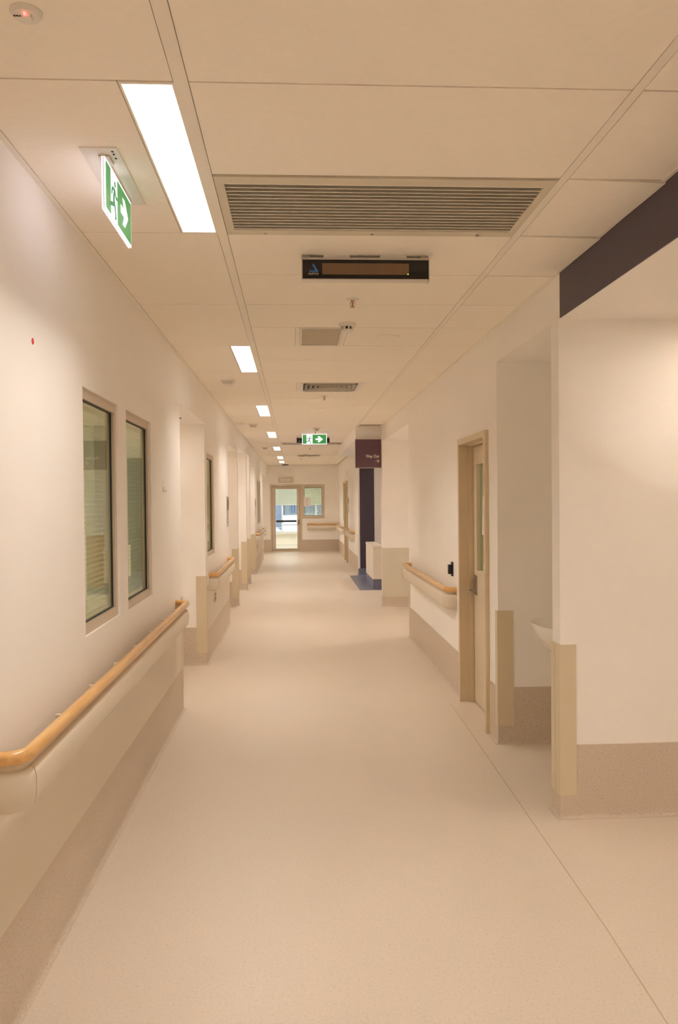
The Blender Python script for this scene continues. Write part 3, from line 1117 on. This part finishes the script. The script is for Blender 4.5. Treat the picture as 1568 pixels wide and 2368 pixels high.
def stroke(s, pts, r, w0, w1):
    """round ended thick line in the xz plane"""
    for (a, b), (c, d) in zip(pts, pts[1:]):
        ang = math.atan2(d - b, c - a)
        P = [(c + r * math.cos(ang + t), d + r * math.sin(ang + t)) for t in [(-.5 + i / 5) * PI for i in range(6)]]
        P += [(a + r * math.cos(ang + t), b + r * math.sin(ang + t)) for t in [(.5 + i / 5) * PI for i in range(6)]]
        s.prism(P, w0, w1)


def exit_sign(label, loc, rz, double_sided, plate):
    t = thing('exit_sign', label, 'sign', loc, rz, 'green running figure exit signs')
    W, H, T = .40, .165, .004
    ap = MB().box(0, W, 0, T, -H, 0).build('acrylic_panel', M['exite'], t, bevel=.001)
    MB().box(0, W, T + .0035, T * 2 + .0035, -H, 0).build('acrylic_panel', M['exite'], t, bevel=.001)
    MB().box(.002, W - .002, T + .0005, T + .003, -H + .002, -.001).build('gap_shade', M['frame'], t)  # grey sheet stands in for the shade between the two panels
    b_ = .009
    y0 = -.0012

    def face(x0, x1, z0, z1, mat, name, y=y0):
        return MB().box(x0, x1, y, 0, z0, z1).build(name, M[mat], ap)
    gl = face(b_, .072, -H + b_, -b_, 'exitg', 'green_field')
    face(.072, .168, -H + b_, -b_, 'exitw', 'doorway_field')
    face(.168, W - b_, -H + b_, -b_, 'exitg', 'green_field')
    # figure, units of the panel
    s = MB()
    y1, y2 = -.0024, -.0012
    s.prism([(.131 + .010 * math.cos(a), -.039 + .010 * math.sin(a)) for a in [2 * PI * i / 14 for i in range(14)]], y1, y2)
    s.prism([(.098, -.056), (.128, -.054), (.132, -.062), (.120, -.092), (.103, -.092), (.112, -.066)], y1, y2)
    stroke(s, [(.101, -.060), (.090, -.068), (.083, -.082)], .0055, y1, y2)
    stroke(s, [(.127, -.060), (.143, -.076), (.161, -.078)], .0055, y1, y2)
    stroke(s, [(.110, -.090), (.107, -.112), (.074, -.120), (.058, -.126)], .0068, y1, y2)
    stroke(s, [(.115, -.090), (.128, -.115), (.141, -.146)], .0068, y1, y2)
    stroke(s, [(.141, -.148), (.132, -.150)], .004, y1, y2)
    fg = s.build('running_figure', M['exitd'], ap)
    fg['kind'] = 'stuff'
    a = MB()
    a.prism([(.218, -.071), (.272, -.071), (.247, -.038), (.282, -.038), (.335, -.084), (.282, -.130), (.247, -.130), (.272, -.098), (.218, -.098)], y1, y2)
    a.build('arrow', M['exitw'], ap)
    c = MB()
    if plate:
        c.box(-.04, W + .04, -.045, .07, .0075, .012)
        c.build('ceiling_plate', M['white'], t)
        MB().box(.006, .075, -.012, .022, .001, .0075).build('terminal_block', M['frame'], t)
        MB().box(.0, W, -.001, .013, -.0, .0075).build('hanger', M['white'], t)
        for x in (.0, .02, .05):
            MB().box(x - .02, x - .012, -.03, -.024, .0062, .0075).build('indicator_mark', M['dark'], t)
    else:
        c.box(-.03, W + .03, -.04, .06, CZ - loc[2] - .006, CZ - loc[2])
        c.build('ceiling_plate', M['white'], t)
        for x in (.08, W - .08):
            MB().box(x - .005, x + .005, .004, .015, 0, CZ - loc[2] - .006).build('hanger', M['white'], t)
    return t


exit_sign('illuminated exit sign seen edge-on, hanging beside the nearest lamp', (-.59, 2.58, CZ - .012), PI / 2, True, True)
exit_sign('illuminated green exit sign facing the viewer far down the corridor', (.118, 12.95, 2.672), 0, False, False)

# ------------------------------------------------------------------ message displays


def display(label, loc):
    t = thing('message_display', label, 'display', loc, 0, 'black message displays under the ceiling')
    W, H, D = .577, .1, .05
    MB().box(0, W, .004, D, -.112, -.012).build('housing', M['alu'], t, bevel=.002)
    fc = MB().box(.003, W - .003, 0, .004, -.108, -.022).build('face', M['gloss'], t)
    MB().box(-.002, W + .002, -.004, .004, -.022, -.014).build('top_trim', M['alu'], t)
    MB().box(-.002, W + .002, -.004, .004, -.113, -.108).build('bottom_trim', M['alu'], t)
    for x in (-.002, W - .001):
        MB().box(x, x + .003, -.003, D, -.120, -.012).build('end_plate', M['white'], t)
    for x in (.098, .356):
        MB().box(x, x + .118, .002, .04, -.012, 0).build('mounting_bracket', M['white'], t)
    for x in (.002, W - .04):
        MB().box(x, x + .036, .006, .04, -.012, 0).build('end_bracket', M['steel'], t)
    fw_, fz0 = W - .006, -.022
    sc = fw_ / 1392.

    def u(px, py):
        return (.003 + (px - 95) * sc, fz0 - (py - 160) * sc)
    x0, z1 = u(310, 199); x1, z0 = u(1270, 322)
    MB().box(x0, x1, -.0012, 0, z0, z1).build('dot_matrix', M['dots'], fc)
    s = MB()
    pts = [u(*p) for p in ((203, 218), (208, 206), (214, 202), (222, 210), (228, 222), (272, 294), (165, 294), (171, 280), (182, 272), (192, 280),
                           (203, 274), (214, 284), (226, 280), (231, 268), (222, 255), (218, 240), (208, 234))]
    s.prism(pts, -.0012, 0).build('emblem', M['logo'], fc)
    tm = text_mesh('AUSTCO', .0118, M['letter'], 1.0, .0004)
    lx, lz = u(157, 324)
    put('lettering', tm, fc, (lx, -.0006, lz))
    gx, gz = u(1259, 316)
    MB().lathe([(0, -.0016), (.0024, -.0016), (.0024, 0), (0, 0)], 10, 'y', (gx, 0, gz)).build('indicator', M['ledg'], fc)
    return t


display('black message display with brown dot panel under the ceiling grille', (.040, 3.62, CZ))
display('distant black message display mostly hidden behind the exit sign', (.031, 13.98, CZ))

# ------------------------------------------------------------------ way out sign
t = thing('direction_sign', 'dark plum square sign with cream lettering and arrow under the bulkhead', 'sign', (.908, 12.02, 2.085))
W, H = .388, .428
sp_ = MB().box(0, W, 0, .02, 0, H).build('sign_panel', M['plum'], t, bevel=.002)
MB().box(0, W, -.001, .021, -.006, 0).build('edge_strip', M['alu'], t)
MB().box(0, W, -.001, .021, H, H + .007).build('top_channel', M['tee'], t)
for x in (.06, W - .06):
    MB().box(x - .008, x + .008, .004, .09, H + .007, .435).build('hanger', M['tee'], t)
tm = text_mesh('Way Out', .063, M['letter'], .84, .0008, 'RIGHT', .018)
put('lettering', tm, sp_, (W * .93, -.001, H * .355))
s = MB()
stroke(s, [(W * .79, H * .232), (W * .925, H * .232)], .0042, -.0018, 0)
stroke(s, [(W * .868, H * .232 + .025), (W * .928, H * .232), (W * .868, H * .232 - .025)], .0042, -.0018, 0)
s.build('arrow', M['letter'], sp_)

# ------------------------------------------------------------------ wall fittings
t = thing('card_reader', 'small black wall-mounted reader left of the side door', 'reader', (XR, 6.635, 1.017), PI)
MB().box(0, .012, -.03, .03, -.06, .06).build('back_plate', M['black'], t, bevel=.003)
MB().box(.012, .04, -.022, .022, -.042, .038).build('body', M['black'], t, bevel=.006)
for z in (.05, -.052):
    MB().lathe([(0, .012), (.004, .012), (.003, .0145), (0, .015)], 10, 'x', (0, 0, z)).build('fixing_screw', M['steel'], t)


def room_sign(label, loc, rz):
    t = thing('room_sign', label, 'sign', loc, rz, 'two part room signs')
    u_ = MB().box(0, .010, 0, .20, .195, .385).build('upper_plate', M['steel'], t, bevel=.002)
    l_ = MB().box(0, .008, 0, .20, 0, .185).build('lower_plate', M['alu'], t, bevel=.002)
    MB().lathe([(.045, .010), (.07, .010), (.07, .013), (.045, .013)], 24, 'x', (0, .1, .29)).build('ring_mark', M['black'], u_)
    MB().box(.008, .009, .03, .17, .05, .06).build('printed_line', M['black'], l_)
    MB().box(.008, .009, .03, .15, .09, .10).build('printed_line', M['black'], l_)
    return t


room_sign('two-part grey room sign on the left wall before the second recess', (XL, 10.32, 1.275), 0)
room_sign('distant room sign on the left wall beside the far windows', (XL, 17.5, 1.26), 0)
room_sign('distant room sign on the far right wall', (XF, 20.18, 1.28), PI)

tag(MB().lathe([(0, 0), (.011, 0), (.0105, .0012), (0, .0014)], 16, 'x').build('red_sticker', M['red'], None, loc=(XL, 2.766, 2.151)),
    'tiny red dot sticker high on the near left wall', 'sticker')
t = thing('adhesive_hook', 'small white hook on the left wall beside the second window', 'hook', (XL, 5.40, 1.668))
MB().box(0, .003, -.022, .016, .03, .08).build('tape_remnant', M['wall'], t)
MB().box(0, .008, -.014, .016, 0, .035).build('base_plate', M['white'], t, bevel=.002)
MB().tube([(.008, .0, .006), (.02, .0, .004), (.024, .0, .012)], .003, 8).build('hook', M['white'], t)


def outlet(label, loc):
    t = thing('wall_socket', label, 'socket', (loc[0] + .002, loc[1], loc[2]), 0, 'vertical wall sockets below the rail')
    MB().box(0, .008, -.06, .06, -.06, .06).build('face_plate', M['bump'], t, bevel=.003)
    MB().box(.008, .0125, -.03, -.006, -.045, .045).build('slot', M['brown'], t, bevel=.001)
    MB().box(.008, .0125, .02, .032, .02, .04).build('rocker', M['brown'], t)
    MB().box(.008, .0125, .02, .032, -.03, -.012).build('rocker', M['brown'], t)
    return t


outlet('brown-slotted wall socket under the second left handrail', (XL + .004, 8.64, .577))
outlet('distant wall socket under the third left handrail', (XL + .004, 18.1, .57))

tag(MB().box(XL - .022, XL - .012, 18.93, 19.06, 1.07, 1.24).build('paper_card', M['paper']), 'small white card at the foot of the far left window', 'notice')

# box above the end door
t = thing('wall_light_box', 'cream rectangular light box above the glass end door', 'light', (-.30, YE, 2.235), -PI / 2)
MB().box(0, .05, -.205, .205, -.06, .06).build('body', M['white'], t, bevel=.006)
MB().frame((-.225, .225, -.075, .075), (-.19, .19, -.05, .05), .0, .056, 'yz').build('bezel', M['frame'], t)
for y in (-.165, 0, .165):
    MB().lathe([(0, .05), (.013, .05), (.011, .056), (0, .057)], 12, 'x', (0, y, 0)).build('lens', M['brown'], t)

# paper notice on the end window
t = thing('paper_notice', 'white printed notice taped on the square end window', 'notice', (.265, YE - .014, 1.412))
MB().box(0, .203, 0, .002, 0, .29).build('sheet', M['paper'], t)
for k, (a, b_, z) in enumerate(((.05, .13, .22), (.05, .14, .18), (.06, .12, .135), (.05, .13, .105), (.05, .14, .045))):
    MB().box(a, b_, -.0008, 0, z, z + .011).build('printed_line', M['ink'], t)

# small plate above the far right door
tag(MB().box(XF - .008, XF, 20.72, 21.02, 2.22, 2.37).build('door_number_plate', M['white']), 'small plain plate above the far right door', 'plate')

# ------------------------------------------------------------------ basin in the alcove
t = thing('wash_basin', 'white ceramic wash basin partly hidden in the right alcove', 'basin', (1.897, 4.54, .876))
s = MB()


def ring_pts(hx, hy, z, n=40, e=2.6, x_back=0.):
    out = []
    for k in range(n):
        a = 2 * PI * k / n
        c, q = math.cos(a), math.sin(a)
        x = -hx + hx * math.copysign(abs(c) ** (2 / e), c)
        y = hy * math.copysign(abs(q) ** (2 / e), q)
        out.append((min(x, x_back), y, z))
    return out


lv = [(.10, .12, -.235), (.155, .175, -.222), (.200, .225, -.185), (.235, .262, -.125), (.255, .279, -.06), (.262, .285, -.008), (.262, .286, 0), (.252, .276, .002), (.243, .268, -.006),
      (.215, .24, -.06), (.16, .18, -.105), (.05, .05, -.118)]
rings = []
for i, (hx, hy, z) in enumerate(lv):
    off = -.012 if i > 6 else 0
    rings.append([s.bm.verts.new((x + off - (.262 - hx if i > 6 else 0), y, zz)) for x, y, zz in ring_pts(hx, hy, z)])
for a, b_ in zip(rings, rings[1:]):
    for k in range(40):
        q = (k + 1) % 40
        s.bm.faces.new((a[k], a[q], b_[q], b_[k]))
s.bm.faces.new(rings[0]); s.bm.faces.new(rings[-1])
bmesh.ops.recalc_face_normals(s.bm, faces=s.bm.faces[:])
s.build('bowl', M['basin'], t, smooth=50)
MB().lathe([(0, -.116), (.022, -.116), (.02, -.113), (0, -.113)], 16, 'z', (-.274, 0, 0)).build('drain', M['steel'], t, smooth=True)
sp = MB()
sp.tube([(-.002, 0, .19), (-.10, 0, .19), (-.15, 0, .185), (-.17, 0, .165), (-.172, 0, .14)], .011, 12)
sp.build('spout', M['steel'], t, smooth=True)
MB().lathe([(0, 0), (.03, 0), (.03, -.006), (0, -.006)], 16, 'x', (0, 0, .19)).build('wall_flange', M['steel'], t, smooth=True)

# ------------------------------------------------------------------ reception cabinet in the far right recess
t = thing('reception_cabinet', 'low white cabinet on blue plinth in the far right recess', 'cabinet', (1.372, 14.28, 0))
MB().box(.004, .19, .0, 1.4, .172, .735).build('carcass', M['cabinet'], t)
MB().box(0, .195, -.012, 1.41, .735, .775).build('worktop', M['cabinet'], t, bevel=.003)
MB().box(.01, .19, .012, 1.38, .003, .172).build('plinth', M['blue'], t)
MB().box(.008, .186, -.016, 0, .18, .728).build('end_panel', M['cabinet'], t, bevel=.002)
MB().box(.19, 2.1, .02, .06, .10, 1.02).build('timber_panel', M['veneer'], t)['label'] = 'reddish timber front panel'
MB().box(.19, 2.1, .03, .07, .003, .10).build('timber_plinth', M['blue'], t)

# ------------------------------------------------------------------ lobby window, roller blind and the building outside
w = empty_struct('window_8', 'outside window of the lobby beyond the glass door', 'window')
MB().frame((-1.7, 1.3, .42, 2.35), (-1.65, 1.25, .47, 2.30), LY + .02, LY + .1, 'xz').build('window_frame', M['ext_white'], w)
for x in (-.48, .75):
    MB().box(x - .03, x + .03, LY + .02, LY + .1, .47, 2.30).build('mullion', M['ext_white'], w)
MB().box(-1.65, 1.25, LY + .04, LY + .08, .60, .622).build('transom', M['ext_white'], w)
MB().box(-1.65, 1.25, LY + .055, LY + .061, .47, 2.30).build('pane', M['clear'], w)
MB().box(-1.78, 1.38, LY - .14, LY + .02, .385, .42).build('window_sill', M['white'], w)
t = thing('lobby_fill_lamp', 'added square lamp brightening the lobby beyond the glass door', 'lamp', (-.3, 27.2, TOP))  # unseen lamp, added to brighten the lobby
MB().frame((-.6, .6, -.6, .6), (-.57, .57, -.57, .57), -.02, 0, 'xy').build('lamp_frame', M['white'], t)
MB().box(-.57, .57, -.57, .57, -.012, 0).build('diffuser', M['lobbyfill'], t)
t = thing('roller_blind', 'half lowered pale roller blind beyond the glass door', 'blind', (0, LY - .05, 0))
MB().box(-1.72, 1.32, 0, .004, 1.45, 2.42).build('fabric', M['roller'], t)
MB().tube([(-1.74, .002, 2.43), (1.34, .002, 2.43)], .03, 12).build('roller_tube', M['white'], t, smooth=True)
MB().box(-1.72, 1.32, -.006, .01, 1.432, 1.452).build('bottom_bar', M['white'], t)

struct(MB().box(-40, 40, 29.7, 90, -4.1, -4.0).build('ground', M['ground']), 'outdoor paving far below the lobby window', 'ground')
t = thing('neighbouring_building', 'white and grey building outside the lobby window', 'building', (0, 42, -4))
MB().box(-.70, 14, 0, 4, 0, 4.81).build('parapet', M['ext_white'], t)
MB().box(-.70, 14, .6, 8, 4.81, 9.5).build('upper_wall', M['ext_grey'], t)
for k in range(14):
    MB().box(-.30 + k * .145, -.30 + k * .145 + .075, .5, .6, 4.95, 9.3).build('window_fin', M['ext_dark'], t)
MB().box(-.70, 14, -.02, 0, 4.30, 4.34).build('drip_line', M['ext_grey'], t)
s = MB()
s.prism([(-14, .0), (-14, 9.5), (-.70, 9.5), (-.70, 4.0), (-1.25, 4.35), (-3, 4.9), (-3, 0)], .2, 6)
s.build('side_wing', M['ext_blue'], t)
MB().box(-3, -.72, .5, 6, 0, 4.9).build('white_ramp', M['ext_white'], t)
